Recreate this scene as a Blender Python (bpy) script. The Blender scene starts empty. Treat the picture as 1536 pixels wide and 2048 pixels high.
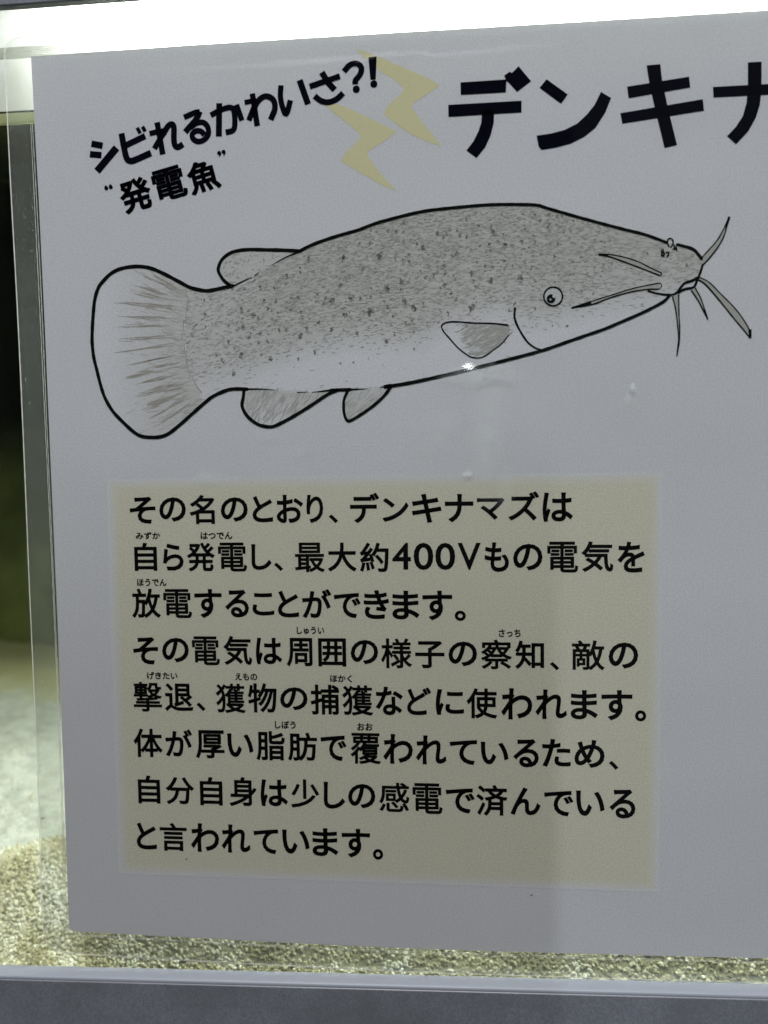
import bpy, bmesh, math, random
from mathutils import Vector, Matrix
from mathutils.geometry import tessellate_polygon
R = math.radians
rnd = random.Random(7)
scn = bpy.context.scene
col = scn.collection

# ------------------------------------------------------------ camera, world, lamps, exposure
cam_d = bpy.data.cameras.new('camera'); cam = bpy.data.objects.new('camera', cam_d); col.objects.link(cam)
cam.matrix_world = Matrix(((0.995659, 0.008362, 0.092702, 0.097746),
                           (0.091886, 0.070580, -0.993265, -0.188963),
                           (-0.014849, 0.997471, 0.069505, -0.092957), (0, 0, 0, 1)))
cam_d.sensor_fit = 'VERTICAL'; cam_d.sensor_height = 36; cam_d.sensor_width = 27
cam_d.lens = 36 * 1650 / 2048
cam_d.clip_start = 0.01; cam_d.clip_end = 50
cam_d.dof.use_dof = True; cam_d.dof.focus_distance = 0.192; cam_d.dof.aperture_fstop = 10
scn.camera = cam
w = bpy.data.worlds.new('World'); scn.world = w; w.use_nodes = True
w.node_tree.nodes['Background'].inputs[0].default_value = (0.92, 0.97, 1.04, 1)
w.node_tree.nodes['Background'].inputs[1].default_value = 0.028
scn.view_settings.view_transform = 'Standard'; scn.view_settings.look = 'None'
scn.view_settings.exposure = 0; scn.view_settings.gamma = 1
scn.cycles.transparent_max_bounces = 24; scn.cycles.max_bounces = 8
scn.cycles.sample_clamp_indirect = 4
scn.cycles.use_denoising = True

def area(name, loc, target, sx, sy, power, color, shape='RECTANGLE'):
    d = bpy.data.lights.new(name, 'AREA'); d.shape = shape; d.size = sx; d.size_y = sy
    d.energy = power; d.color = color
    o = bpy.data.objects.new(name, d); col.objects.link(o); o.location = loc
    o.rotation_euler = (Vector(target) - Vector(loc)).to_track_quat('-Z', 'Y').to_euler()
    return o
# hall lights above and behind the photographer: a broad panel and a narrow strip; an added unseen blocker shades the strip
area('ceiling_light', (-0.10, -1.00, 1.90), (0.08, 0, -0.10), 0.7, 0.5, 60, (0.995, 0.992, 1.005))
area('strip_light', (0.35, -1.60, 1.50), (0.12, 0, -0.12), 0.025, 0.32, 8.0, (0.90, 0.99, 1.04))
# small lamp added in front of the blocker, mirrored as the glint under the fish
area('glint_light', (0.1033, -0.2010, -0.0525), (0.1006, 0, -0.0731), 0.0046, 0.0030, 0.0007, (0.95, 1, 1), 'ELLIPSE')

# millimetres on the sheet, from the paper's top left corner
LINES = [[["そ",22.66,-105.25,6.31,6.4],["の",29.98,-105.15,6.5,5.78],["名",37.12,-105.21,6.08,6.86],["の",44.86,-105.28,6.5,5.74],["と",51.63,-105.25,4.88,6.18],["お",58.07,-105.26,6.33,6.61],["り",63.99,-105.31,3.95,6.59],["、",68.3,-107.64,2.11,2.0],["デ",75.64,-105.19,6.81,7.01],["ン",82.78,-105.68,6.09,5.5],["キ",89.96,-105.4,6.81,6.69],["ナ",97.36,-105.42,6.49,6.49],["マ",104.54,-105.64,6.27,4.99],["ズ",111.98,-105.06,6.92,6.62],["は",119.57,-105.38,6.79,6.64]],[["自",23.03,-116.38,5.56,6.73],["ら",29.76,-116.45,5.05,6.43],["発",36.48,-116.48,6.77,6.88],["電",44.13,-116.5,6.91,6.85],["し",51.06,-116.52,4.81,6.09],["、",55.1,-118.84,2.09,1.94],["最",62.55,-116.63,7.02,6.93],["大",70.16,-116.59,6.74,6.77],["約",77.68,-116.66,6.74,6.83],["4",84.01,-116.43,4.34,6.22],["0",89.09,-116.49,4.55,6.3],["0",94.1,-116.51,4.57,6.28],["V",99.57,-116.53,5.21,6.26],["も",105.83,-116.71,5.53,6.83],["の",112.84,-116.75,6.64,6.13],["電",120.69,-116.76,6.94,7.05],["気",128.4,-116.67,7.1,6.98],["を",135.84,-116.81,5.97,6.99]],[["放",22.75,-127.53,7.08,7.12],["電",30.47,-127.59,6.93,6.95],["す",37.92,-127.57,6.64,6.93],["る",44.9,-127.56,5.71,6.62],["こ",51.22,-127.71,5.25,5.35],["と",57.2,-127.65,5.03,6.35],["が",63.98,-127.52,6.94,6.84],["で",71.2,-127.97,6.3,5.9],["き",78.01,-127.73,5.94,6.8],["ま",84.86,-127.83,6.35,6.73],["す",92.16,-127.93,6.89,6.93],["。",97.42,-130.3,2.6,2.42]],[["そ",22.21,-139.01,6.19,6.66],["の",29.57,-138.82,6.58,5.97],["電",37.03,-138.93,6.72,6.94],["気",44.75,-138.82,6.91,7.01],["は",52.3,-138.89,6.3,6.37],["周",59.62,-139.11,6.21,6.82],["囲",67.39,-139.1,6.63,6.7],["の",75.01,-138.97,6.49,5.8],["様",82.52,-139.2,7.22,7.07],["子",90.3,-139.44,6.8,6.44],["の",97.91,-139.22,6.61,5.82],["察",105.64,-139.27,7.06,6.94],["知",113.2,-139.3,6.56,6.65],["、",118.84,-141.89,2.07,1.91],["敵",126.42,-139.31,7.35,6.92],["の",134.26,-139.32,6.6,6.04]],[["撃",22.31,-150.28,7.04,7.28],["退",30.05,-150.3,6.99,6.83],["、",35.41,-152.55,2.16,2.1],["獲",42.72,-150.4,7.24,7.12],["物",50.41,-150.21,7.0,7.09],["の",58.01,-150.3,6.62,5.56],["捕",65.44,-150.42,6.85,7.19],["獲",73.22,-150.5,7.31,7.25],["な",80.69,-150.52,6.39,6.81],["ど",87.67,-150.5,5.66,6.64],["に",94.83,-150.62,6.57,6.11],["使",102.23,-150.82,7.06,7.15],["わ",110.23,-150.83,7.14,7.36],["れ",118.06,-150.83,7.18,6.92],["ま",125.52,-150.85,6.16,6.84],["す",132.86,-150.86,6.94,7.05],["。",138.17,-153.24,2.52,2.59]],[["体",21.98,-161.64,7.22,7.05],["が",29.66,-161.5,6.68,6.74],["厚",37.34,-161.72,7.07,6.96],["い",44.76,-161.82,6.35,5.79],["脂",52.13,-161.81,6.97,7.15],["肪",59.84,-161.88,7.06,6.88],["で",67.29,-162.1,6.17,6.15],["覆",74.92,-162.05,7.14,7.45],["わ",82.58,-162.0,7.0,7.14],["れ",90.35,-162.09,7.17,6.93],["て",97.88,-162.53,6.35,5.92],["い",105.09,-162.58,6.44,5.35],["る",112.32,-162.44,5.86,6.72],["た",119.27,-162.26,6.53,6.6],["め",126.76,-162.35,6.84,6.58],["、",132.2,-164.91,2.11,2.07]],[["自",21.84,-173.2,5.53,6.97],["分",29.53,-173.34,7.05,6.8],["自",37.28,-173.28,5.55,7.01],["身",45.09,-173.21,6.71,7.23],["は",52.72,-173.34,6.66,6.58],["少",60.18,-173.33,6.85,6.99],["し",67.26,-173.57,5.16,6.54],["の",73.8,-173.6,6.53,5.95],["感",81.54,-173.68,7.13,7.11],["電",89.39,-173.81,7.03,7.37],["で",97.05,-174.14,6.75,6.02],["済",104.42,-173.87,7.24,7.41],["ん",112.17,-173.91,6.92,6.63],["で",119.78,-174.23,6.69,6.05],["い",126.96,-174.05,6.51,6.03],["る",134.24,-173.96,5.85,6.93]],[["と",20.78,-184.87,5.07,6.73],["言",27.52,-184.92,6.75,7.01],["わ",35.38,-184.86,7.04,7.13],["れ",43.04,-184.88,7.13,7.01],["て",50.42,-185.39,6.03,6.11],["い",57.71,-185.25,6.66,5.94],["ま",64.84,-185.13,6.28,6.89],["す",72.23,-185.18,6.8,7.1],["。",77.47,-187.73,2.47,2.64]]]
RUBY = [["みずか",23.76,-111.33,5.98,1.72],["はつでん",40.41,-111.42,7.67,1.71],["ほうでん",24.32,-122.52,7.25,1.78],["しゅうい",62.34,-133.95,6.55,1.81],["さっち",108.69,-134.28,4.98,1.82],["げきたい",26.1,-145.08,7.53,1.81],["えもの",46.64,-145.13,5.35,1.75],["ほかく",69.38,-145.34,5.19,1.77],["しぼう",55.8,-156.64,5.04,1.85],["おお",74.85,-156.81,3.66,1.83]]
TITLE = [[[[98.47,-11.37],[108.52,-11.28],[108.35,-14.03],[98.5,-14.04]],[[107.98,-10.46],[109.23,-9.68],[109.72,-9.97],[111.14,-8.62],[113.83,-11.95],[110.79,-14.06],[109.06,-12.05],[108.52,-11.65]],[[95.73,-16.03],[111.76,-15.97],[111.75,-18.47],[95.76,-18.61]],[[103.14,-17.49],[105.82,-17.47],[105.7,-20.3],[105.02,-22.94],[103.75,-25.56],[101.86,-27.74],[99.67,-26.02],[101.23,-24.1],[102.34,-22.0],[102.96,-20.16]]],[[[117.18,-11.71],[121.75,-15.18],[120.3,-17.06],[115.66,-13.47]],[[128.86,-15.03],[131.0,-16.41],[129.78,-19.4],[127.66,-22.57],[125.25,-24.36],[122.29,-25.66],[119.32,-26.31],[116.08,-26.69],[115.43,-25.86],[115.0,-23.59],[117.97,-23.31],[121.05,-22.67],[123.74,-21.47],[125.88,-19.62],[127.48,-17.7]]],[[[134.38,-14.23],[147.42,-12.85],[147.7,-15.11],[134.71,-16.66]],[[132.98,-19.73],[150.34,-17.7],[150.63,-20.11],[133.42,-21.96]],[[138.48,-10.01],[141.37,-9.91],[141.76,-13.22],[143.02,-19.04],[145.04,-27.02],[142.41,-27.52],[140.39,-19.43],[139.14,-14.12]]],[[[152.4,-15.26],[169.15,-15.29],[169.19,-17.51],[152.58,-17.45]],[[159.58,-10.58],[162.41,-10.59],[162.5,-16.43],[162.19,-19.52],[161.41,-22.08],[159.9,-24.86],[157.39,-27.46],[155.5,-25.69],[157.29,-23.85],[158.71,-21.68],[159.45,-18.86],[159.65,-15.24]]]]
TITLE_REST = [["マ",178.93,-20.53,15.73,14.16],["ズ",197.26,-20.85,17.43,17.34]]
SUB = [[[[13.58,-20.37],[16.22,-20.98]],1.313],[[[13.11,-22.72],[15.86,-23.07]],1.315],[[[14.66,-26.62],[19.53,-21.58]],1.544],[[[20.82,-18.43],[21.32,-21.62],[21.67,-23.49],[22.14,-24.46],[22.9,-24.71],[23.96,-24.48],[27.67,-23.12]],1.35],[[[21.4,-21.3],[26.42,-19.29]],1.261],[[[24.57,-17.37],[25.28,-18.65]],0.807],[[[25.85,-17.16],[26.45,-18.27]],0.806],[[[29.33,-16.4],[29.8,-19.42],[30.42,-23.58]],1.251],[[[27.45,-18.82],[29.49,-18.49],[31.06,-18.39]],1.12],[[[31.15,-18.44],[29.9,-20.07],[28.48,-22.22]],1.161],[[[30.62,-19.13],[31.95,-17.31],[32.88,-17.01],[33.24,-17.85],[33.16,-20.02],[33.3,-21.54],[33.97,-22.18],[35.25,-21.53]],1.251],[[[35.67,-15.64],[38.33,-14.7],[39.38,-14.62]],1.155],[[[39.43,-14.49],[38.51,-16.17],[35.86,-18.89]],1.284],[[[37.08,-17.94],[38.71,-17.0],[40.19,-17.01],[41.14,-18.03],[41.25,-19.55],[40.38,-20.69],[38.92,-21.16],[37.73,-20.56],[37.49,-19.47],[38.43,-18.76],[39.56,-18.92],[40.34,-19.72]],1.156],[[[41.9,-15.48],[44.3,-14.46],[46.36,-14.0],[47.31,-14.76],[47.47,-17.49],[47.03,-19.04],[45.27,-19.44]],1.18],[[[43.98,-12.95],[43.67,-20.23]],1.294],[[[47.94,-13.45],[49.11,-17.0]],1.173],[[[51.67,-11.22],[52.62,-18.38]],1.227],[[[49.82,-13.09],[52.53,-12.75]],1.054],[[[52.46,-13.17],[50.7,-17.08]],1.169],[[[51.63,-15.98],[52.45,-13.6],[53.83,-12.25],[55.18,-12.04],[56.5,-12.96],[56.75,-14.82],[55.74,-17.19]],1.23],[[[58.28,-9.79],[58.1,-12.33],[58.55,-14.63],[59.35,-16.15],[60.37,-13.16]],1.162],[[[62.54,-8.89],[64.35,-14.23]],1.302],[[[64.79,-10.43],[71.69,-8.55]],1.214],[[[67.6,-7.48],[69.02,-9.81],[70.46,-11.44]],1.267],[[[65.87,-12.52],[67.32,-13.67],[69.09,-14.05],[70.86,-13.44],[72.36,-12.25]],1.215],[[[72.59,-7.62],[73.93,-6.29],[75.54,-6.05],[76.55,-7.08],[76.17,-8.52],[75.19,-9.59],[75.09,-10.48]],1.205]]
SUBPOLY = [[[78.13,-4.85],[79.99,-4.76],[79.71,-9.7],[78.49,-9.71]]]
SUBDISC = [[75.3,-11.56,0.804],[79.26,-10.65,0.801],[16.73,-30.56,0.477],[17.81,-30.35,0.477],[43.63,-23.92,0.466],[44.66,-23.71,0.466]]
SUBTAIL = [[[[16.41,-30.35],[16.71,-29.9]],0.272],[[[17.49,-30.13],[17.79,-29.66]],0.272],[[[43.97,-24.05],[43.67,-24.77]],0.272],[[[45.0,-23.84],[44.68,-24.6]],0.272]]
SUBKANJI = [["発",23.66,-32.4,7.47,7.58,14.0],["電",31.74,-30.19,7.75,7.3,13.0],["魚",39.76,-28.91,7.36,7.25,14.0]]
BOLTS = [[[75.32,-2.74],[78.15,-3.85],[81.39,-5.29],[86.36,-7.67],[91.74,-10.26],[93.98,-11.75],[91.05,-13.57],[88.11,-15.1],[87.55,-16.12],[89.69,-19.18],[92.04,-22.03],[94.18,-24.88],[90.94,-23.67],[87.26,-21.8],[84.24,-19.53],[81.48,-17.38],[81.89,-16.03],[84.32,-13.85],[85.64,-12.66],[85.91,-11.83],[83.72,-9.82],[81.13,-8.31],[77.9,-5.41],[76.4,-3.96]],[[67.29,-14.0],[70.71,-14.39],[74.0,-15.83],[77.7,-17.72],[82.27,-20.07],[84.22,-21.22],[81.57,-23.0],[77.8,-25.15],[77.57,-25.99],[79.5,-28.86],[81.66,-31.51],[84.26,-34.3],[80.98,-32.76],[76.61,-30.22],[73.33,-28.15],[71.43,-26.88],[72.72,-25.13],[75.19,-23.11],[76.2,-21.78],[75.45,-20.79],[73.06,-18.76],[70.89,-16.95]]]
STROKES = [["ink_line",[[46.01,-53.74],[43.7,-54.1],[40.15,-54.66],[37.54,-54.25],[35.71,-53.69],[33.27,-52.36],[30.23,-50.69],[27.17,-49.25],[24.7,-48.66],[22.21,-48.57],[19.37,-48.98],[17.14,-49.94],[15.18,-51.61],[13.93,-53.12],[12.96,-55.78],[12.41,-59.37],[12.04,-62.97],[11.91,-65.99],[12.19,-69.33],[12.78,-72.07],[13.59,-75.74],[14.58,-78.8],[16.36,-81.89],[18.65,-84.37],[20.8,-86.4],[22.65,-87.65],[24.85,-88.08],[27.38,-88.03],[29.61,-87.31],[32.5,-85.23],[35.4,-82.86],[38.28,-80.5],[40.5,-78.89],[43.32,-77.69],[45.5,-77.26],[48.73,-77.36]],0.774,0.739,0],["ink_line",[[45.65,-53.76],[44.0,-52.53],[42.83,-50.72],[42.71,-49.54],[43.53,-47.81],[45.4,-46.41],[47.55,-45.84],[50.3,-45.71],[53.63,-45.89],[57.85,-46.14],[61.76,-46.49]],0.666,0.747,0],["ink_line",[[61.76,-46.49],[63.88,-45.49],[66.9,-44.44],[71.09,-43.3],[75.27,-42.31],[77.91,-41.42],[81.09,-40.56],[89.55,-38.87],[97.91,-38.24],[105.1,-37.99],[111.69,-38.22],[115.24,-38.53],[117.14,-39.2],[125.28,-41.85],[133.37,-44.32],[137.82,-45.58],[140.55,-46.6],[143.04,-47.66]],0.689,0.569,0],["ink_line",[[145.25,-48.14],[148.42,-49.17],[149.63,-50.28],[150.49,-51.43]],0.554,0.596,0],["ink_line",[[150.71,-52.66],[150.33,-54.01],[149.84,-55.37]],0.427,0.48,0],["ink_line",[[149.84,-55.37],[148.49,-56.02],[146.99,-56.49],[146.24,-57.23],[145.5,-58.28],[144.59,-58.86],[143.08,-58.9],[140.65,-58.43],[139.12,-57.92]],0.536,0.343,0],["ink_line",[[149.84,-55.37],[149.4,-56.42],[148.81,-57.47],[147.0,-57.81],[145.65,-58.44]],0.428,0.535,0],["ink_line",[[143.69,-59.14],[142.48,-60.33],[140.06,-61.64],[137.02,-63.02],[133.35,-64.52],[129.67,-65.97],[125.66,-67.25],[121.62,-68.55],[116.56,-70.19],[112.14,-71.29],[103.22,-73.35],[94.21,-75.31],[86.26,-76.82],[80.54,-77.59],[82.14,-77.29]],0.604,0.769,0],["ink_line",[[48.73,-77.36],[52.26,-77.44],[55.32,-77.71]],0.372,0.07,0],["ink_line",[[61.76,-46.57],[58.11,-47.9],[54.75,-49.61]],0.342,0.068,0],["ink_line",[[52.13,-50.9],[51.2,-51.6]],0.092,0.206,0],["ink_line",[[46.11,-53.78],[48.28,-52.82],[50.43,-51.96]],0.322,0.138,0],["ink_line",[[82.29,-77.26],[80.95,-77.43],[79.6,-77.64]],0.569,0.114,0],["ink_line",[[82.29,-77.32],[80.62,-79.49],[78.19,-81.66],[75.46,-83.53],[72.58,-85.11],[71.68,-84.64],[71.2,-82.85],[71.31,-80.18],[72.25,-78.19]],0.69,0.598,0],["ink_line",[[68.33,-78.04],[72.85,-77.99]],0.687,0.687,0],["ink_line",[[72.85,-77.96],[74.96,-77.95],[76.91,-77.87]],0.4,0.069,0],["ink_line",[[47.97,-77.45],[47.71,-79.39],[47.41,-81.18],[48.37,-83.31],[50.17,-84.99],[52.0,-85.87],[54.45,-86.12],[56.93,-85.12],[60.02,-83.53],[63.72,-81.36],[67.41,-79.06],[69.99,-77.96]],0.735,0.7,0],["ink_line",[[68.33,-78.04],[66.21,-78.23],[63.78,-78.45]],0.46,0.081,0],["ink_line",[[63.03,-78.31],[60.44,-78.37]],0.069,0.173,0],["pectoral_fin",[[108.72,-64.5],[105.37,-64.02],[101.01,-63.78],[97.3,-63.39],[95.33,-63.4],[94.23,-63.73],[93.78,-64.33],[94.21,-65.43],[95.51,-66.99],[97.47,-69.22],[99.43,-70.8],[100.52,-71.37],[102.05,-71.58],[103.58,-71.12],[105.33,-69.86],[107.08,-68.61],[108.82,-66.66]],0.291,0.19,0],["gill_line",[[110.19,-60.67],[110.05,-62.64],[110.56,-64.38],[111.85,-66.79],[113.14,-68.55],[114.65,-69.68],[116.05,-70.19]],0.42,0.287,0],["eye_ring",[[120.61,-58.53],[120.54,-58.01],[120.33,-57.51],[120.01,-57.08],[119.59,-56.74],[119.1,-56.53],[118.58,-56.44],[118.05,-56.49],[117.56,-56.68],[117.14,-56.99],[116.82,-57.4],[116.61,-57.88],[116.54,-58.4],[116.61,-58.93],[116.81,-59.43],[117.14,-59.86],[117.56,-60.2],[118.05,-60.41],[118.57,-60.5],[119.1,-60.45],[119.59,-60.26],[120.01,-59.95],[120.33,-59.54],[120.54,-59.06],[120.61,-58.53]],0.307,0.307,0],["barbel0",[[150.39,-51.34],[152.02,-49.52],[153.79,-47.47],[155.1,-45.1],[156.17,-42.67]],0.233,0.233,0],["barbel0",[[150.86,-52.66],[152.34,-51.05],[154.1,-48.69],[155.27,-46.31],[156.17,-42.67]],0.254,0.212,0],["barbel1",[[149.99,-55.37],[152.11,-56.51],[154.54,-59.03],[157.27,-61.86],[159.41,-64.67],[160.94,-67.47],[160.9,-68.75]],0.234,0.234,0],["barbel1",[[149.84,-55.83],[151.51,-57.1],[154.56,-60.71],[157.61,-64.62],[159.44,-66.82],[160.81,-68.63]],0.256,0.213,0],["barbel2",[[144.36,-59.31],[145.08,-62.1],[145.57,-66.11],[145.75,-68.58],[145.42,-72.22]],0.237,0.237,0],["barbel2",[[145.68,-58.9],[145.78,-63.04],[145.97,-66.12],[145.91,-69.2],[145.42,-72.22]],0.259,0.215,0],["barbel3",[[148.36,-58.07],[150.05,-60.72],[151.96,-64.52]],0.236,0.236,0],["barbel3",[[149.17,-57.63],[150.34,-59.81],[151.12,-61.98],[151.96,-64.52]],0.257,0.214,0],["barbel4",[[128.38,-49.62],[130.84,-49.8],[133.89,-50.47],[136.95,-51.56],[139.39,-52.87],[141.98,-54.18]],0.237,0.237,0],["barbel4",[[128.38,-49.68],[130.84,-50.26],[133.9,-51.45],[137.57,-52.96],[141.68,-54.72]],0.259,0.216,0],["barbel5",[[122.55,-61.1],[127.18,-59.75],[131.79,-58.45],[136.37,-57.21],[141.69,-56.31]],0.238,0.238,0],["barbel5",[[122.55,-61.1],[127.18,-60.46],[130.87,-59.19],[135.16,-58.09],[138.81,-57.6],[141.4,-57.62]],0.259,0.216,0],["barbel0",[[156.17,-42.67],[155.41,-45.57]],0.423,0.264,0],["barbel1",[[160.87,-66.92],[160.96,-68.76]],0.533,0.427,0],["barbel4",[[128.38,-49.65],[130.53,-50.01]],0.378,0.378,0],["barbel5",[[122.55,-61.1],[126.88,-60.05]],0.218,0.545,0],["barbel4",[[141.98,-54.18],[142.04,-54.49],[141.68,-54.72]],0.129,0.129,0],["barbel5",[[141.69,-56.31],[142.09,-56.94],[141.49,-57.63]],0.129,0.129,0],["nostril",[[143.59,-48.6],[143.22,-47.82],[143.28,-47.06],[143.79,-46.78],[144.34,-47.26],[144.34,-48.02],[143.9,-48.76]],0.256,0.256,0],["nostril",[[144.56,-48.18],[144.81,-49.25]],0.235,0.235,0],["nostril",[[145.01,-48.5],[145.2,-49.51]],0.235,0.235,0],["nostril",[[141.94,-49.14],[142.1,-50.67]],0.236,0.236,0],["nostril",[[142.24,-49.0],[142.49,-50.23]],0.235,0.235,0],["nostril",[[142.64,-49.93],[142.4,-50.68]],0.236,0.236,0],["nostril",[[143.25,-50.26],[143.16,-50.86]],0.235,0.235,0],["nostril",[[143.54,-49.66],[143.37,-50.57]],0.235,0.235,0],["nostril",[[142.85,-49.79],[143.54,-49.87]],0.235,0.235,0],["nostril",[[144.26,-49.08],[145.26,-49.12]],0.235,0.235,0],["nostril",[[141.79,-49.6],[142.4,-49.83]],0.235,0.235,0],["nostril",[[141.79,-50.21],[142.34,-50.44]],0.236,0.236,0]]
EYE = [[118.58,-58.47,1.968],[118.1,-58.97,0.984],[118.79,-58.45,0.385],[117.98,-59.15,0.214]]
BODY = [[34.96,-55.69],[35.7,-53.78],[37.54,-54.34],[40.15,-54.72],[43.7,-54.1],[46.01,-53.65],[50.43,-52.01],[54.75,-49.61],[58.11,-47.9],[61.76,-46.57],[63.88,-45.49],[66.9,-44.44],[71.09,-43.3],[75.27,-42.31],[77.91,-41.42],[81.09,-40.56],[89.55,-38.87],[97.91,-38.24],[105.1,-37.99],[111.69,-38.22],[115.24,-38.53],[117.14,-39.2],[125.28,-41.85],[133.37,-44.32],[137.82,-45.58],[140.55,-46.6],[143.04,-47.66],[145.25,-48.14],[148.42,-49.17],[149.63,-50.28],[150.49,-51.43],[150.71,-52.66],[150.33,-54.01],[149.84,-55.37],[148.49,-56.02],[146.99,-56.49],[146.24,-57.23],[145.5,-58.28],[144.59,-58.86],[143.69,-59.14],[142.48,-60.33],[140.06,-61.64],[137.02,-63.02],[133.35,-64.52],[129.67,-65.97],[125.66,-67.25],[121.62,-68.55],[116.56,-70.19],[112.14,-71.29],[103.22,-73.35],[94.21,-75.31],[86.26,-76.82],[80.54,-77.59],[82.14,-77.29],[79.6,-77.64],[72.85,-78.02],[68.33,-78.1],[63.79,-78.39],[55.27,-77.64],[48.69,-77.31],[45.5,-77.29],[43.32,-77.75],[40.5,-78.98],[38.01,-78.99],[36.13,-74.99],[34.49,-70.34],[34.08,-64.58],[34.46,-60.01]]
ADIP = [[45.65,-53.76],[44.0,-52.53],[42.83,-50.72],[42.71,-49.54],[43.53,-47.81],[45.4,-46.41],[47.55,-45.84],[50.3,-45.71],[53.63,-45.89],[57.85,-46.14],[61.76,-46.57],[58.11,-47.9],[54.75,-49.61],[50.43,-52.01],[46.11,-53.78]]
ANAL = [[48.37,-77.54],[47.92,-79.39],[47.66,-81.19],[48.68,-83.31],[50.33,-84.85],[52.01,-85.63],[54.46,-85.82],[56.94,-84.82],[60.03,-83.23],[63.73,-81.07],[67.41,-78.76],[68.33,-78.22],[63.78,-78.54],[58.31,-78.27],[52.21,-77.54]]
PELV = [[82.14,-77.46],[80.62,-79.19],[78.2,-81.36],[75.47,-83.23],[72.58,-84.81],[71.84,-84.35],[71.47,-82.86],[71.61,-80.19],[72.4,-78.28],[76.9,-77.99]]
PECT = [[108.72,-64.5],[105.37,-64.02],[101.01,-63.78],[97.3,-63.56],[96.63,-64.85],[97.93,-67.06],[99.44,-69.27],[100.53,-70.61],[102.05,-71.3],[103.58,-70.9],[105.33,-69.75],[107.08,-68.39],[108.82,-66.66]]
TAILF = [[35.71,-53.69],[33.27,-52.36],[30.23,-50.69],[27.17,-49.25],[24.7,-48.66],[22.21,-48.57],[19.37,-48.98],[17.14,-49.94],[15.18,-51.61],[13.93,-53.12],[12.96,-55.78],[12.41,-59.37],[12.04,-62.97],[11.91,-65.99],[12.19,-69.33],[12.78,-72.07],[13.59,-75.74],[14.58,-78.8],[16.36,-81.89],[18.65,-84.37],[20.8,-86.4],[22.65,-87.65],[24.85,-88.08],[27.38,-88.03],[29.61,-87.31],[32.5,-85.23],[35.4,-82.86],[38.28,-80.5],[36.13,-74.99],[34.49,-70.34],[34.08,-64.58],[34.46,-60.01],[34.96,-55.69]]
FADE = [[33.86,-78.41],[45.85,-76.36],[54.2,-72.55],[63.61,-69.37],[75.19,-67.98],[89.99,-68.37],[95.67,-64.07],[106.85,-61.97],[113.48,-64.59],[120.08,-63.68],[128.8,-61.54],[139.58,-60.13],[144.39,-58.99]]
TAILBASE = [[34.42,-54.08],[35.17,-56.61],[34.42,-61.15],[33.68,-65.72],[34.37,-70.33],[35.19,-74.39],[37.45,-78.49]]
RAYS = [[[24.33,-50.34],[35.35,-55.31]],[[21.44,-52.32],[34.69,-56.47]],[[18.88,-53.73],[34.81,-57.37]],[[17.2,-56.52],[34.32,-58.24]],[[18.77,-56.63],[34.29,-59.14]],[[17.39,-59.67],[33.92,-60.91]],[[17.29,-62.07],[34.19,-62.41]],[[16.86,-65.22],[33.96,-64.49]],[[16.74,-68.23],[33.12,-66.41]],[[19.79,-71.18],[33.66,-68.97]],[[21.94,-72.74],[33.92,-70.48]],[[19.04,-74.19],[34.52,-71.39]],[[22.14,-75.62],[35.08,-73.21]],[[22.06,-78.05],[35.33,-75.02]],[[20.44,-78.92],[35.93,-75.94]],[[21.9,-82.3],[36.52,-76.85]],[[24.37,-83.87],[37.12,-77.77]],[[26.84,-85.43],[37.71,-78.53]],[[26.52,-49.97],[34.42,-55.28]],[[23.53,-80.81],[36.2,-77.15]]]
SPOTS = [[71.74,-48.53,0.8],[80.05,-48.26,0.86],[68.88,-57.75,0.74],[77.78,-60.5,1.04],[81.57,-55.54,0.74],[73.37,-57.16,0.68],[61.23,-56.92,0.49],[56.52,-63.98,0.49],[52.08,-64.74,0.46],[50.51,-60.56,0.61],[71.96,-61.2,0.61],[65.78,-62.63,0.49],[82.81,-61.67,0.4],[68.75,-64.18,0.55],[61.49,-65.6,0.68],[74.57,-65.38,0.43],[81.25,-67.32,0.49],[64.73,-69.37,0.46],[60.92,-70.75,0.37],[54.38,-70.59,0.55],[47.51,-69.52,0.68],[42.87,-70.45,0.43],[45.7,-73.8,0.55],[70.89,-54.46,0.55],[76.16,-51.01,0.49],[63.67,-48.39,0.55],[58.62,-52.15,0.55],[53.18,-57.4,0.46],[47.95,-59.0,0.46],[49.46,-65.56,0.49],[44.52,-66.46,0.43],[85.13,-54.21,0.49],[85.37,-58.27,0.55],[77.17,-71.02,0.18],[70.56,-71.88,0.31],[73.71,-71.9,0.31],[48.15,-63.15,0.55],[105.51,-44.04,0.59],[89.73,-46.73,0.65],[108.09,-46.98,0.59],[107.79,-50.3,0.47],[100.58,-52.62,0.59],[92.19,-52.77,0.41],[105.01,-54.42,0.71],[111.36,-53.98,0.71],[81.44,-55.29,0.71],[87.61,-59.94,0.83],[100.52,-60.34,0.83],[99.52,-44.79,0.41],[92.85,-43.82,0.41],[83.88,-42.93,0.53],[84.74,-54.18,0.47],[95.96,-57.15,0.47],[82.88,-61.75,0.29],[81.26,-67.41,0.41],[87.49,-69.15,0.29],[101.39,-55.67,0.35],[81.66,-59.75,0.47],[94.41,-55.17,0.47],[103.64,-51.19,0.41],[97.27,-48.38,0.47],[119.59,-47.03,0.35],[117.41,-43.42,0.47]]
PAPER_L = [[-0.15,-0.11],[0.04,-15.51],[0.29,-32.52],[0.45,-62.48],[0.42,-92.13],[0.45,-129.24],[0.38,-168.34],[0.02,-206.34],[0.15,-209.3],[1.03,-209.91]]
PAPER_B = [[1.03,-209.91],[20.74,-210.14],[39.6,-210.39],[60.6,-210.65],[78.55,-210.77],[106.1,-210.59],[135.0,-210.21],[167.1,-209.66]]
PAPER_T = [[-0.15,-0.11],[39.9,0.15],[81.7,0.1],[123.28,-0.04],[163.56,-0.05]]
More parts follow.
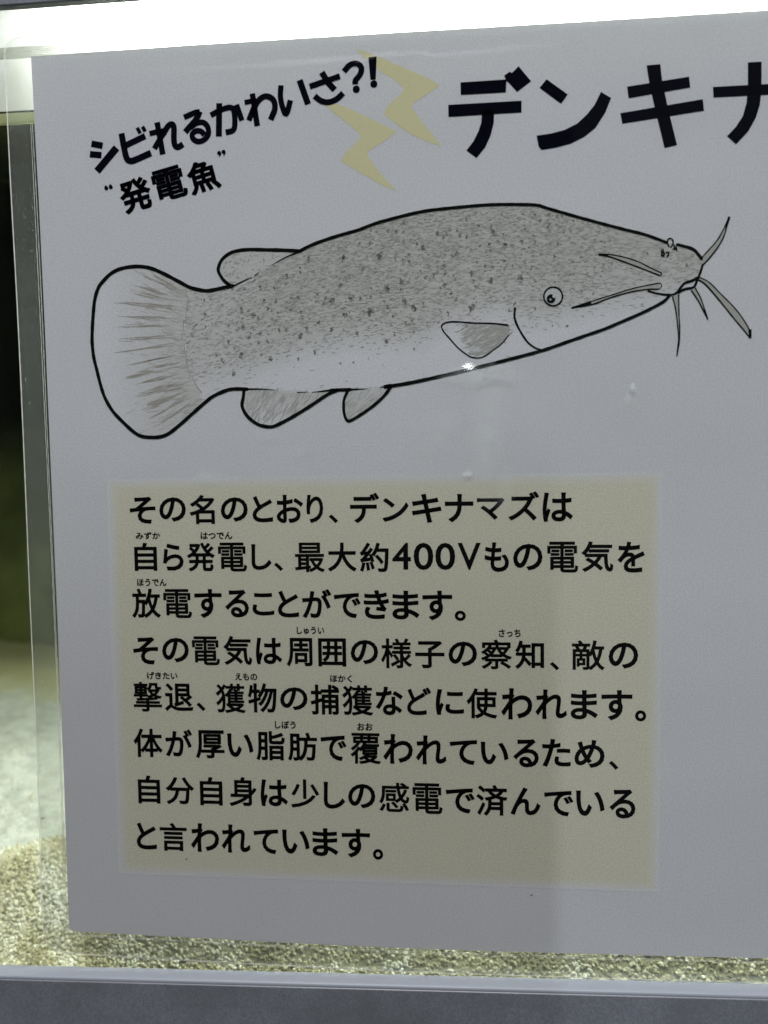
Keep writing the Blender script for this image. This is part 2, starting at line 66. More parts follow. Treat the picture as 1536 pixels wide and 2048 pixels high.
FILM_L = [[1.69,4.51],[-3.77,3.72],[-5.67,2.16],[-6.26,-0.04],[-6.25,-7.32],[-6.2,-16.33],[-6.12,-32.25],[-5.85,-59.96],[-5.84,-91.2],[-6.0,-126.81],[-6.02,-168.47],[-6.52,-202.08],[-6.43,-208.53],[-5.46,-213.02],[-3.58,-214.5],[-1.01,-215.17]]
FILM_B = [[-1.01,-215.17],[20.54,-215.66],[48.15,-215.98],[78.47,-216.27],[106.08,-216.02],[135.03,-215.68],[167.19,-215.17]]
PANEL = [[14.1,-97.78],[142.68,-97.77],[142.6,-194.84],[13.43,-194.74]]
GLARES = [[102.87,-75.63,9.44,3.0679999999999996,1.1],[135.93,-78.94,0.826,1.416,1.6],[134.86,-81.67,1.416,1.888,0.4],[99.34,-97.67,1.652,0.944,1.2],[107.78,-101.4,3.0679999999999996,5.8999999999999995,0.35],[38.66,-97.72,4.72,1.888,0.5],[52.62,-88.61,3.54,1.652,0.35],[59.61,-92.19,4.72,2.1239999999999997,0.2],[103.92,-86.64,5.31,17.7,0.6],[92.05,-87.56,8.26,7.08,0.35]]
SPECKS = [[30.6,-190.39],[113.5,-196.48]]
# ------------------------------------------------------------ helpers
def mat(name, base=(0.5, 0.5, 0.5), rough=0.5, spec=0.3, metal=0):
    m = bpy.data.materials.new(name); m.use_nodes = True
    b = m.node_tree.nodes['Principled BSDF']
    b.inputs['Base Color'].default_value = (*base, 1); b.inputs['Roughness'].default_value = rough
    b.inputs['Specular IOR Level'].default_value = spec; b.inputs['Metallic'].default_value = metal
    return m
def nd(m, t, **kw):
    n = m.node_tree.nodes.new(t)
    for k, v in kw.items():
        if k in n.inputs: n.inputs[k].default_value = v
        else: setattr(n, k, v)
    return n
def ln(m, a, b): m.node_tree.links.new(a, b)
def coords(m, scale=(1, 1, 1)):
    tc = nd(m, 'ShaderNodeTexCoord'); mp = nd(m, 'ShaderNodeMapping'); mp.inputs['Scale'].default_value = scale
    ln(m, tc.outputs['Object'], mp.inputs[0]); return mp.outputs[0]
def noise(m, vec, scale, detail=3, rough=0.6):
    n = nd(m, 'ShaderNodeTexNoise'); n.inputs['Scale'].default_value = scale
    n.inputs['Detail'].default_value = detail; n.inputs['Roughness'].default_value = rough
    ln(m, vec, n.inputs['Vector']); return n.outputs[0]
def ramp(m, fac, stops):
    r = nd(m, 'ShaderNodeValToRGB'); e = r.color_ramp.elements
    while len(e) < len(stops): e.new(0.5)
    for q, (p, c) in zip(e, stops): q.position = p; q.color = (*c, 1)
    ln(m, fac, r.inputs[0]); return r.outputs[0]
def rng(m, fac, a, b, c, d):
    r = nd(m, 'ShaderNodeMapRange'); ln(m, fac, r.inputs[0])
    for i, v in enumerate((a, b, c, d)): r.inputs[i + 1].default_value = v
    return r.outputs[0]
def mixc(m, fac, a, b, mode='MIX'):
    x = nd(m, 'ShaderNodeMix'); x.data_type = 'RGBA'; x.blend_type = mode
    for i, v in ((0, fac), (6, a), (7, b)):
        if isinstance(v, (int, float)): x.inputs[i].default_value = v
        elif isinstance(v, tuple): x.inputs[i].default_value = (*v, 1)
        else: ln(m, v, x.inputs[i])
    return x.outputs[2]
def bsdf(m): return m.node_tree.nodes['Principled BSDF']
def bump(m, h, strength, dist):
    b = nd(m, 'ShaderNodeBump'); b.inputs['Strength'].default_value = strength; b.inputs['Distance'].default_value = dist
    ln(m, h, b.inputs['Height']); return b.outputs[0]

def link(name, verts, faces, m, parent=None, smooth=False):
    me = bpy.data.meshes.new(name); me.from_pydata(verts, [], faces); me.update()
    if smooth: me.polygons.foreach_set('use_smooth', [True] * len(me.polygons))
    me.materials.append(m)
    o = bpy.data.objects.new(name, me); col.objects.link(o)
    if parent: o.parent = parent
    return o
def tag(o, label=None, cat=None, group=None, kind=None):
    for k, v in (('label', label), ('category', cat), ('group', group), ('kind', kind)):
        if v: o[k] = v
    return o
def empty(name, loc):
    o = bpy.data.objects.new(name, None); col.objects.link(o); o.location = loc
    o.empty_display_size = 0.01; return o
def attr(o, name, vals):
    a = o.data.attributes.new(name, 'FLOAT', 'POINT'); a.data.foreach_set('value', vals)
def attrn(m, name):
    n = nd(m, 'ShaderNodeAttribute'); n.attribute_name = name; return n.outputs['Fac']
def box(bm, x0, x1, y0, y1, z0, z1):
    v = [bm.verts.new(c) for c in ((x0,y0,z0),(x1,y0,z0),(x1,y1,z0),(x0,y1,z0),(x0,y0,z1),(x1,y0,z1),(x1,y1,z1),(x0,y1,z1))]
    for f in ((0,3,2,1),(4,5,6,7),(0,1,5,4),(1,2,6,5),(2,3,7,6),(3,0,4,7)): bm.faces.new([v[i] for i in f])
def bmobj(name, bm, m, parent=None, bevel=0, smooth=False):
    if bevel: bmesh.ops.bevel(bm, geom=bm.edges[:], offset=bevel, segments=3, affect='EDGES', profile=0.5)
    bmesh.ops.recalc_face_normals(bm, faces=bm.faces)
    me = bpy.data.meshes.new(name); bm.to_mesh(me); bm.free(); me.materials.append(m)
    if smooth: me.polygons.foreach_set('use_smooth', [True] * len(me.polygons))
    o = bpy.data.objects.new(name, me); col.objects.link(o)
    if parent: o.parent = parent
    return o

# sheet coordinates: millimetres from the paper's top left corner, d = height in front of the paper (mm)
# all sign parts hang under an empty at the sheet's bottom centre
SX, SZ = 0.1485, -0.210
def P(x, y, d=0.0): return (x / 1000 - SX, -d / 1000, y / 1000 - SZ)
def poly_fill(pts):
    t = tessellate_polygon([[Vector((x, y, 0)) for x, y in pts]])
    out = []
    for a, b, c in t:
        (ax, ay), (bx, by), (cx, cy) = pts[a], pts[b], pts[c]
        k = (bx-ax)*(cy-ay)-(by-ay)*(cx-ax)
        if abs(k) < 1e-9: continue
        out.append((a, b, c) if k > 0 else (a, c, b))
    return out
class Flat:
    def __init__(s, d): s.v = []; s.f = []; s.d = d; s.n = 0
    def step(s): s.n += 1; return s.d + s.n * 2e-6
    def poly(s, pts, d=None):
        d = s.step() if d is None else d; b = len(s.v)
        s.v += [P(x, y, d) for x, y in pts]
        s.f += [tuple(b + i for i in t) for t in poly_fill(pts)]
    def disc(s, x, y, r, n=20, sx=1, rough=0):
        s.poly([(x + sx*r*(1+rough*rnd.uniform(-1,1))*math.cos(2*math.pi*i/n), y + r*(1+rough*rnd.uniform(-1,1))*math.sin(2*math.pi*i/n)) for i in range(n)])
    def ribbon(s, pts, w0, w1=None, wob=0.05, cr=True, mid=None):
        w1 = w0 if w1 is None else w1
        pts = [Vector(p[:2]) for p in pts]
        if cr and len(pts) > 2:
            q = []
            for i in range(len(pts) - 1):
                a = pts[i-1] if i else pts[0]*2-pts[1]; b, c = pts[i], pts[i+1]
                e = pts[i+2] if i+2 < len(pts) else pts[-1]*2-pts[-2]
                n = max(3, int((c-b).length / 0.5))
                for k in range(n):
                    t = k / n
                    q.append(0.5*((2*b)+(c-a)*t+(2*a-5*b+4*c-e)*t*t+(3*b-a-3*c+e)*t**3))
            q.append(pts[-1]); pts = q
        d = s.step(); b0 = len(s.v); N = len(pts); ph = rnd.uniform(0, 6)
        for i, p in enumerate(pts):
            tn = (pts[min(i+1, N-1)] - pts[max(i-1, 0)])
            tn = tn.normalized() if tn.length > 1e-9 else Vector((1, 0)); nn = Vector((-tn.y, tn.x))
            t = i / max(1, N-1); wd = w0 + (w1 - w0) * t
            wd *= 1 + wob * (math.sin(i*0.9+ph) + rnd.uniform(-.8, .8))
            if mid: wd *= mid(t)
            s.v += [P(*(p + nn*wd/2), d), P(*(p - nn*wd/2), d)]
            if i: a = b0 + 2*i; s.f.append((a-2, a-1, a+1, a))
    def build(s, name, m, parent, kind=None):
        o = link(name, s.v, s.f, m, parent)
        if kind: o['kind'] = kind
        return o

# ------------------------------------------------------------ materials
m_paper = mat('paper', (0.70, 0.72, 0.75), 0.7, 0.1)
def paper_colour(m):
    cv = coords(m)
    ncl = noise(m, cv, 18, 4); nfi = noise(m, cv, 2400, 3, 0.8); nf2 = noise(m, cv, 6500, 1, 0.7)
    g = mixc(m, rng(m, nfi, 0.42, 0.58, 0.0, 1.0), (0.61, 0.625, 0.65), (0.76, 0.765, 0.805))
    g = mixc(m, rng(m, nf2, 0.35, 0.65, 0.0, 0.45), g, (0.61, 0.635, 0.65))
    return mixc(m, rng(m, ncl, 0.35, 0.65, 0, 0.25), g, (0.63, 0.655, 0.67))
pb = bsdf(m_paper); cv = coords(m_paper); pcol = paper_colour(m_paper)
ln(m_paper, pcol, pb.inputs['Base Color'])
ln(m_paper, bump(m_paper, noise(m_paper, cv, 14, 2, .4), 0.35, 0.004), pb.inputs['Normal'])
tr = nd(m_paper, 'ShaderNodeBsdfTranslucent'); tr.inputs[0].default_value = (0.95, 1, 0.93, 1)
ms = nd(m_paper, 'ShaderNodeMixShader'); ms.inputs[0].default_value = 0.085
out = m_paper.node_tree.nodes['Material Output']
ln(m_paper, pb.outputs[0], ms.inputs[1]); ln(m_paper, tr.outputs[0], ms.inputs[2]); ln(m_paper, ms.outputs[0], out.inputs[0])

def print_mat(name, colr, var=0.12, scale=3000, rough=0.6):
    m = mat(name, colr, rough, 0.0); v = coords(m)
    n = noise(m, v, scale, 2, 0.7)
    c = mixc(m, rng(m, n, 0.3, 0.7, 0, 1), tuple(x*(1-var) for x in colr), tuple(x*(1+var) for x in colr))
    ln(m, c, bsdf(m).inputs['Base Color']); return m
m_ink = print_mat('printed_black', (0.005, 0.006, 0.005), 0.3)
m_title = print_mat('printed_blue_black', (0.004, 0.004, 0.009), 0.3)
m_white = print_mat('eye_white', (0.55, 0.57, 0.57), 0.06)
m_bolt = mat('printed_khaki', (0.5, 0.46, 0.2), 0.6, 0.1)
v = coords(m_bolt); n1 = noise(m_bolt, v, 3000, 2, .7); n2 = noise(m_bolt, v, 120, 3)
c = mixc(m_bolt, rng(m_bolt, n1, .3, .7, 0, 1), (0.58, 0.57, 0.34), (0.70, 0.685, 0.44))
c = mixc(m_bolt, rng(m_bolt, n2, .35, .65, 0, .6), c, (0.65, 0.62, 0.37)); ln(m_bolt, c, bsdf(m_bolt).inputs['Base Color'])
m_panel = mat('printed_olive_panel', (0.6, 0.6, 0.5), 0.6, 0.1)
v = coords(m_panel); n1 = noise(m_panel, v, 2600, 2, .7); n2 = noise(m_panel, v, 35, 3)
c = mixc(m_panel, rng(m_panel, n1, .42, .58, 0, 1), (0.57, 0.57, 0.455), (0.695, 0.69, 0.56))
c = mixc(m_panel, rng(m_panel, n2, .35, .65, 0, .35), c, (0.635, 0.63, 0.51))
c = mixc(m_panel, attrn(m_panel, 'fade'), paper_colour(m_panel), c); ln(m_panel, c, bsdf(m_panel).inputs['Base Color'])
m_pencil = mat('pencil_wash', (0.4, 0.4, 0.38), 0.7, 0.1)
v = coords(m_pencil, (420, 1, 1700)); n1 = noise(m_pencil, v, 1.0, 3, .7)
v2 = coords(m_pencil); n2 = noise(m_pencil, v2, 150, 3); n3 = noise(m_pencil, v2, 1800, 2, .7)
c = mixc(m_pencil, rng(m_pencil, n1, .33, .67, 0, 1), (0.37, 0.38, 0.345), (0.58, 0.59, 0.56))
c = mixc(m_pencil, rng(m_pencil, n3, .3, .7, 0, .45), c, (0.43, 0.435, 0.40))
c = mixc(m_pencil, rng(m_pencil, n2, .4, .7, 0, .3), c, (0.42, 0.40, 0.35))
c = mixc(m_pencil, attrn(m_pencil, 'shade'), paper_colour(m_pencil), c); ln(m_pencil, c, bsdf(m_pencil).inputs['Base Color'])
m_gr = [print_mat('graphite_light', (0.41, 0.415, 0.385), .1), print_mat('graphite_mid', (0.335, 0.34, 0.31), .1), print_mat('graphite_dark', (0.17, 0.17, 0.15), .15)]
m_ray = print_mat('graphite_brown', (0.40, 0.385, 0.34), .15)

def clear_mat(name, tint, haze, hazecol, rough, ripple=0, ior=1.5, refl=1.0):
    m = bpy.data.materials.new(name); m.use_nodes = True; nt = m.node_tree
    nt.nodes.remove(nt.nodes['Principled BSDF']); out = nt.nodes['Material Output']
    t = nd(m, 'ShaderNodeBsdfTransparent'); t.inputs[0].default_value = (*tint, 1)
    g = nd(m, 'ShaderNodeBsdfGlossy'); g.inputs['Roughness'].default_value = rough; g.inputs[0].default_value = (refl, refl, refl, 1)
    fr = nd(m, 'ShaderNodeFresnel'); fr.inputs[0].default_value = ior
    if ior > 1.4:                                  # thin sheets: the same reflectance from both sides
        ge = nd(m, 'ShaderNodeNewGeometry'); ln(m, rng(m, ge.outputs['Backfacing'], 0, 1, ior, 1/ior), fr.inputs[0])
    a = nd(m, 'ShaderNodeMixShader'); last = t.outputs[0]
    if haze:
        d = nd(m, 'ShaderNodeBsdfDiffuse'); d.inputs[0].default_value = (*hazecol, 1)
        tl = nd(m, 'ShaderNodeBsdfTranslucent'); tl.inputs[0].default_value = (*hazecol, 1)
        dd = nd(m, 'ShaderNodeMixShader'); dd.inputs[0].default_value = 0.35
        ln(m, d.outputs[0], dd.inputs[1]); ln(m, tl.outputs[0], dd.inputs[2])
        h = nd(m, 'ShaderNodeMixShader'); h.inputs[0].default_value = haze
        ln(m, last, h.inputs[1]); ln(m, dd.outputs[0], h.inputs[2]); last = h.outputs[0]
    ln(m, fr.outputs[0], a.inputs[0]); ln(m, last, a.inputs[1]); ln(m, g.outputs[0], a.inputs[2])
    ln(m, a.outputs[0], out.inputs[0])
    if ripple:
        v = coords(m); n = noise(m, v, 28, 3, .5); n2 = noise(m, v, 260, 2, .5)
        x = nd(m, 'ShaderNodeMath', operation='MULTIPLY_ADD'); ln(m, n2, x.inputs[0]); x.inputs[1].default_value = 0.05; ln(m, n, x.inputs[2])
        b = bump(m, x.outputs[0], ripple, 0.001); ln(m, b, g.inputs['Normal'])
    return m
m_film = clear_mat('laminate_film', (0.985, 0.985, 0.985), 0.0, (1, 1, 1), 0.02, 0.15)
m_margin = clear_mat('laminate_margin', (0.95, 0.96, 0.94), 0.13, (0.85, 0.90, 0.84), 0.10, 0.35)
m_edge = mat('lit_film_edge', (0.95, 0.96, 0.90), 0.25, 0.6)  # near-white base stands in for tank light caught along the film's edge
eb = bsdf(m_edge); eb.inputs['Alpha'].default_value = 0.8; eb.inputs['Transmission Weight'].default_value = 0.0
m_glass = clear_mat('tank_glass', (0.965, 0.985, 0.965), 0.0, (1, 1, 1), 0.0)
m_water = clear_mat('water', (0.93, 0.97, 0.93), 0.0, (1, 1, 1), 0.02, 0.3, 1.33)

# ------------------------------------------------------------ aquarium
aq = tag(empty('aquarium', (0.14, 0.12, -0.28)), 'lit glass aquarium with white sandy bed and grey rails behind the laminated fish sign', 'aquarium')
def ap(o):
    o.parent = aq; o.matrix_parent_inverse = Matrix.Translation(-aq.location); return o
GY0, GY1 = 0.0007, 0.0087
X0, X1, YB = -0.34, 0.46, 0.245
bm = bmesh.new(); box(bm, X0, X1, GY0, GY1, -0.268, 0.075)
ap(bmobj('front_glass', bm, m_glass))
# rails
m_rail = mat('rail_paint', (0.16, 0.17, 0.20), 0.42, 0.5)
v = coords(m_rail); n = noise(m_rail, v, 2200, 2, .7); n2 = noise(m_rail, v, 60, 4)
c = mixc(m_rail, rng(m_rail, n, .3, .7, 0, 1), (0.145, 0.155, 0.182), (0.235, 0.248, 0.288))
c = mixc(m_rail, rng(m_rail, n2, .4, .7, 0, .5), c, (0.11, 0.12, 0.12)); ln(m_rail, c, bsdf(m_rail).inputs['Base Color'])
m_lip = mat('lit_rail_lip', (0.25, 0.27, 0.31), 0.45, 0.4)  # lighter than the rail: the top edge's highlight is put into the colour
bsdf(m_rail).inputs['Coat Weight'].default_value = 0.8; bsdf(m_rail).inputs['Coat Roughness'].default_value = 0.06
ang = math.atan2(3.68, 185.7)
def railobj(name, z0, z1, y0, m, bev):
    bm = bmesh.new(); box(bm, -0.34, 0.46, y0, GY0 - 0.0001, z0, z1)
    return bmobj(name, bm, m, None, bev)
o = railobj('bottom_rail', -0.05, -0.0009, -0.0043, m_rail, 0.0003)
o.matrix_world = Matrix.Translation((-0.0185, 0, -0.2194)) @ Matrix.Rotation(-ang, 4, 'Y')
ap(o)
bm = bmesh.new(); box(bm, -0.34, 0.46, -0.0041, GY0 - 0.0002, -0.0015, 0.0)
o = bmobj('lit_rail_lip', bm, m_lip, None, 0.0006, True); o.matrix_world = Matrix.Translation((-0.0185, 0, -0.2194)) @ Matrix.Rotation(-ang, 4, 'Y')
ap(o)
o = railobj('top_rail', 0.0106, 0.07, -0.0017, m_rail, 0.0003); ap(o)
# hood, back, floor, sides
m_hood = mat('hood_plastic', (0.80, 0.82, 0.70), 0.5, 0.3)
v = coords(m_hood); n = noise(m_hood, v, 40, 4); ln(m_hood, mixc(m_hood, rng(m_hood, n, .3, .7, 0, 1), (0.72, 0.75, 0.62), (0.84, 0.86, 0.76)), bsdf(m_hood).inputs['Base Color'])
bm = bmesh.new()
box(bm, X0, X1, YB - 0.004, YB, -0.006, 0.078)
box(bm, X0, X1, GY1 + .001, YB - 0.0045, 0.078, 0.081)
box(bm, X0, X1, YB - 0.012, YB - 0.0041, 0.024, 0.030)
ap(bmobj('hood', bm, m_hood, None, 0.0006))
m_back = mat('tank_back', (0.01, 0.012, 0.008), 0.6, 0.2)
v = coords(m_back); n = noise(m_back, v, 30, 5); n2 = noise(m_back, v, 8, 3)
sp = nd(m_back, 'ShaderNodeSeparateXYZ'); tc = nd(m_back, 'ShaderNodeTexCoord'); ln(m_back, tc.outputs['Object'], sp.inputs[0])
olive_low = rng(m_back, sp.outputs[2], -0.07, -0.20, 0, 1)  # olive tint growing stronger towards the bottom
c = mixc(m_back, rng(m_back, n, .35, .65, 0, 1), (0.004, 0.005, 0.004), (0.012, 0.015, 0.009))
x = nd(m_back, 'ShaderNodeMath', operation='MULTIPLY'); ln(m_back, olive_low, x.inputs[0]); ln(m_back, rng(m_back, n, .3, .6, .5, 1), x.inputs[1])
c = mixc(m_back, x.outputs[0], c, (0.36, 0.39, 0.15)); ln(m_back, c, bsdf(m_back).inputs['Base Color'])
bm = bmesh.new(); box(bm, X0, X1, YB - 0.003, YB, -0.268, -0.0065)
box(bm, X0 - .004, X0 - .0002, GY1, YB, -0.268, 0.078); box(bm, X1 + .0002, X1 + .004, GY1, YB, -0.268, 0.078)
ap(bmobj('back_and_side_wall', bm, m_back)).name = 'tank_wall'
# water surface + meniscus
nx, ny = 80, 30; V = []; Fc = []
for j in range(ny + 1):
    for i in range(nx + 1):
        V.append((X0 + (X1-X0)*i/nx, GY1 + .0002 + (YB - .0035 - GY1)*j/ny, -0.0083 + 0.0003*math.sin(i*1.3+j*.7)*math.sin(j*.9)))
for j in range(ny):
    for i in range(nx): a = j*(nx+1)+i; Fc.append((a, a+1, a+nx+2, a+nx+1))
tag(link('water_surface', V, Fc, m_water, None, True), kind='structure')
m_men = mat('waterline_scale', (0.62, 0.62, 0.44), 0.5, 0.4)
v = coords(m_men); n = noise(m_men, v, 200, 3); ln(m_men, mixc(m_men, rng(m_men, n, .3, .7, 0, 1), (0.5, 0.5, 0.33), (0.72, 0.72, 0.55)), bsdf(m_men).inputs['Base Color'])
tl = nd(m_men, 'ShaderNodeBsdfTranslucent'); tl.inputs[0].default_value = (.8, .8, .55, 1); mx = nd(m_men, 'ShaderNodeMixShader'); mx.inputs[0].default_value = .6
ln(m_men, bsdf(m_men).outputs[0], mx.inputs[1]); ln(m_men, tl.outputs[0], mx.inputs[2]); ln(m_men, mx.outputs[0], m_men.node_tree.nodes['Material Output'].inputs[0])
bm = bmesh.new(); box(bm, X0, X1, GY1 + 0.0001, GY1 + 0.0012, -0.0113, -0.0087)
ap(bmobj('waterline_scale', bm, m_men, None, 0.0004))
# sand bed
def sandz(x, y):
    t = min(1, max(0, (y - GY1) / 0.026)); t = t*t*(3-2*t)
    base = -0.2305 + 0.0225 * t + 0.014 * max(0, (y - 0.03) / 0.21)
    e = 0.0022*math.sin(x*37+1.3)*math.sin(y*51+.4) + 0.0012*math.sin(x*93+y*71) + 0.0007*math.sin(x*211-y*160)
    return base + e * t + 0.002*max(0, (y-0.13)/0.1)*math.sin(x*23)
m_sand = mat('white_sand', (0.6, 0.6, 0.5), 0.8, 0.2)
v = coords(m_sand); n1 = noise(m_sand, v, 900, 4, .8); n2 = noise(m_sand, v, 22, 4); n3 = noise(m_sand, v, 160, 4, .7)
sp = nd(m_sand, 'ShaderNodeSeparateXYZ'); tc = nd(m_sand, 'ShaderNodeTexCoord'); ln(m_sand, tc.outputs['Object'], sp.inputs[0])
c = ramp(m_sand, n1, [(0.3, (0.36, 0.36, 0.26)), (0.45, (0.66, 0.68, 0.60)), (0.7, (0.86, 0.88, 0.82))])
c = mixc(m_sand, rng(m_sand, n3, .42, .62, 0, .85), c, (0.44, 0.46, 0.40))
yel = nd(m_sand, 'ShaderNodeMath', operation='ADD'); ln(m_sand, rng(m_sand, sp.outputs[1], .12, .2, -.5, .55), yel.inputs[0]); ln(m_sand, n2, yel.inputs[1])
c = mixc(m_sand, rng(m_sand, yel.outputs[0], .45, .9, 0, .85), c, (0.52, 0.48, 0.24))
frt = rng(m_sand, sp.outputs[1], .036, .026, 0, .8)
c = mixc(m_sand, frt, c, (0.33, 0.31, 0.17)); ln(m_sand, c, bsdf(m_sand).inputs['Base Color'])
ln(m_sand, bump(m_sand, n1, 0.8, 0.0012), bsdf(m_sand).inputs['Normal'])
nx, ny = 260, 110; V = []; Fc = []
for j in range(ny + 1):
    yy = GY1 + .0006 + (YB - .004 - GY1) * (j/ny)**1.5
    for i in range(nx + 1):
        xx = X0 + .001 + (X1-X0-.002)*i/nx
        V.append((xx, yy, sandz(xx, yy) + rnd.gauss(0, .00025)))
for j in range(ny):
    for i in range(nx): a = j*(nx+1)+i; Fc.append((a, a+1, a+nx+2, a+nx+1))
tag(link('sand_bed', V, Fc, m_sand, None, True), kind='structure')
# grains piled against the glass
m_grain = mat('sand_grain', (0.6, 0.6, 0.5), 0.5, 0.35)
gb = bsdf(m_grain); ga = attrn(m_grain, 'tone')
ln(m_grain, ramp(m_grain, ga, [(0.0, (0.24, 0.22, 0.12)), (0.25, (0.40, 0.37, 0.21)), (0.5, (0.56, 0.53, 0.36)), (0.8, (0.68, 0.66, 0.51)), (1.0, (0.86, 0.86, 0.76))]), gb.inputs['Base Color'])
tb = bmesh.new(); bmesh.ops.create_icosphere(tb, subdivisions=1, radius=1)
iv = [v.co.copy() for v in tb.verts]; ifc = [tuple(v.index for v in f.verts) for f in tb.faces]; tb.free()
V = []; Fc = []; T = []
def clump(x, y): return 0.56 + 0.34*math.sin(x*190+2)*math.sin(y*260+x*80) + 0.18*math.sin(x*420+y*330)
def grain_at(x, y, z, r, tone):
    b = len(V); m3 = Matrix.Rotation(rnd.uniform(0, 6.3), 3, Vector((rnd.gauss(0,1), rnd.gauss(0,1), rnd.gauss(0,1))).normalized())
    s = Vector((r*rnd.uniform(.7, 1.25), r*rnd.uniform(.6, 1.1), r*rnd.uniform(.7, 1.2)))
    for q in iv:
        q2 = m3 @ Vector((q.x*s.x, q.y*s.y, q.z*s.z)) * rnd.uniform(.85, 1.12); V.append((x+q2.x, max(GY1+.0002, y+q2.y), z+q2.z)); T.append(tone)
    Fc.extend(tuple(b+i for i in f) for f in ifc)
def tone(x, s):
    t = clump(x, s) + rnd.gauss(0, .13)
    if rnd.random() < .05: t = rnd.uniform(.9, 1)
    if rnd.random() < .05: t = rnd.uniform(0, .15)
    return min(1, max(0, t))
for k in range(26000):
    x = rnd.uniform(-0.075, 0.215) if k > 9000 else rnd.uniform(-.075, .012); t = rnd.random()
    y = GY1 + .0006 + 0.030*t + abs(rnd.gauss(0, .0006))
    z = sandz(x, y) + rnd.uniform(-.0002, .0004)
    r = rnd.uniform(.00030, .00070) * (1.35 if rnd.random() < .1 else 1)
    if t > .85 and rnd.random() < (t-.85)*5: continue
    grain_at(x, y, z, r, tone(x, y))
for k in range(3000):
    x = rnd.uniform(-.16, .03); y = rnd.uniform(.036, .12)
    if math.sin(x*160)*math.sin(y*120+x*60) + rnd.uniform(-.6, .6) < .2: continue
    grain_at(x, y, sandz(x, y)+.0001, rnd.uniform(.0002, .0005), rnd.uniform(.5, 1))
go = link('sand_grains', V, Fc, m_grain); attr(go, 'tone', T); tag(go, 'coarse yellowish sand grains heaped against the lower front glass', 'sand', kind='stuff')
# debris twig on the sand
m_dark = mat('dark_debris', (0.03, 0.03, 0.02), 0.7)
bm = bmesh.new(); bmesh.ops.create_cone(bm, cap_ends=True, segments=8, radius1=.00028, radius2=.0001, depth=.0042)
for v_ in bm.verts: v_.co.x += .0004*math.sin(v_.co.z*900)
tw = bmobj('debris_scrap', bm, m_dark, None, 0, True); tw.location = (-.034, .052, -.2055); tw.rotation_euler = (R(38), R(38), 0)
tag(tw, 'tiny dark scrap lying on the white sand left of the sign', 'debris')
# unseen blocker added behind the lens to cast the sign's shadow edge
blk = tag(empty('blocker', (0.062, -0.2060, -0.20)), 'dark tablet added unseen behind the camera to shade the sign', 'blocker')
m_blocker = mat('blocker_shell', (.03, .03, .035), .4, .4)
bm = bmesh.new(); box(bm, -.20, .087, -.004, .004, -.10, .290)
bmobj('blocker_body', bm, m_blocker, blk, .0035)
bm = bmesh.new(); box(bm, -.190, .077, -.0046, -.0041, -.09, .280)
bmobj('blocker_panel', bm, mat('blocker_gloss', (.01, .01, .012), .1, .5), blk, .0001)
# lamp
lamp = tag(empty('aquarium_lamp', (.14, .055, .022)), 'bright white tube lamp glowing above the water along the top of the sign', 'lamp')
m_tube = mat('tube_glow', (1, 1, 1)); tbb = bsdf(m_tube)
tbb.inputs['Emission Color'].default_value = (1, 1, .95, 1); tbb.inputs['Emission Strength'].default_value = 13
def cyl(name, x0, x1, r, m, seg=32):
    bm = bmesh.new(); bmesh.ops.create_cone(bm, cap_ends=True, segments=seg, radius1=r, radius2=r, depth=x1-x0)
    o = bmobj(name, bm, m, lamp, 0, True); o.rotation_euler = (0, R(90), 0); o.location = ((x0+x1)/2 - .14, 0, 0); return o
sp = nd(m_tube, 'ShaderNodeSeparateXYZ'); tc = nd(m_tube, 'ShaderNodeTexCoord'); ln(m_tube, tc.outputs['Object'], sp.inputs[0])
pw = nd(m_tube, 'ShaderNodeMath', operation='POWER'); ln(m_tube, rng(m_tube, sp.outputs[2], -.214, -.165, 0.0, 1.0), pw.inputs[0]); pw.inputs[1].default_value = 3.0
ln(m_tube, rng(m_tube, pw.outputs[0], 0, 1, 0.42, 30.0), tbb.inputs['Emission Strength'])  # emission rises from the tube's left end
cyl('glowing_tube', -.042, .40, .0185, m_tube)
m_lid = mat('lid_plastic', (.55, .56, .46), .4, .4); bsdf(m_lid).inputs['Alpha'].default_value = .45
bm = bmesh.new(); box(bm, X0, X1, GY1 + .0006, GY1 + .004, .0056, .0070)
ap(bmobj('lid_edge', bm, m_lid, None, .0003))
m_cap = mat('lamp_socket', (.8, .82, .74), .4, .4)
cyl('socket', -.062, -.0425, .0200, m_cap); cyl('socket', .4005, .425, .0200, m_cap)
bm = bmesh.new(); box(bm, -.20, .29, -.022, .022, .030, .034)
bmobj('lamp_reflector', bm, m_cap, lamp, .001)

# ------------------------------------------------------------ the sign
sign = tag(empty('laminated_sign', (SX, 0, SZ)), 'laminated paper sign with catfish drawing and Japanese text hung on the aquarium glass', 'sign')
def outline():
    L = PAPER_L; B = PAPER_B; T = PAPER_T
    return T[::-1], L, B
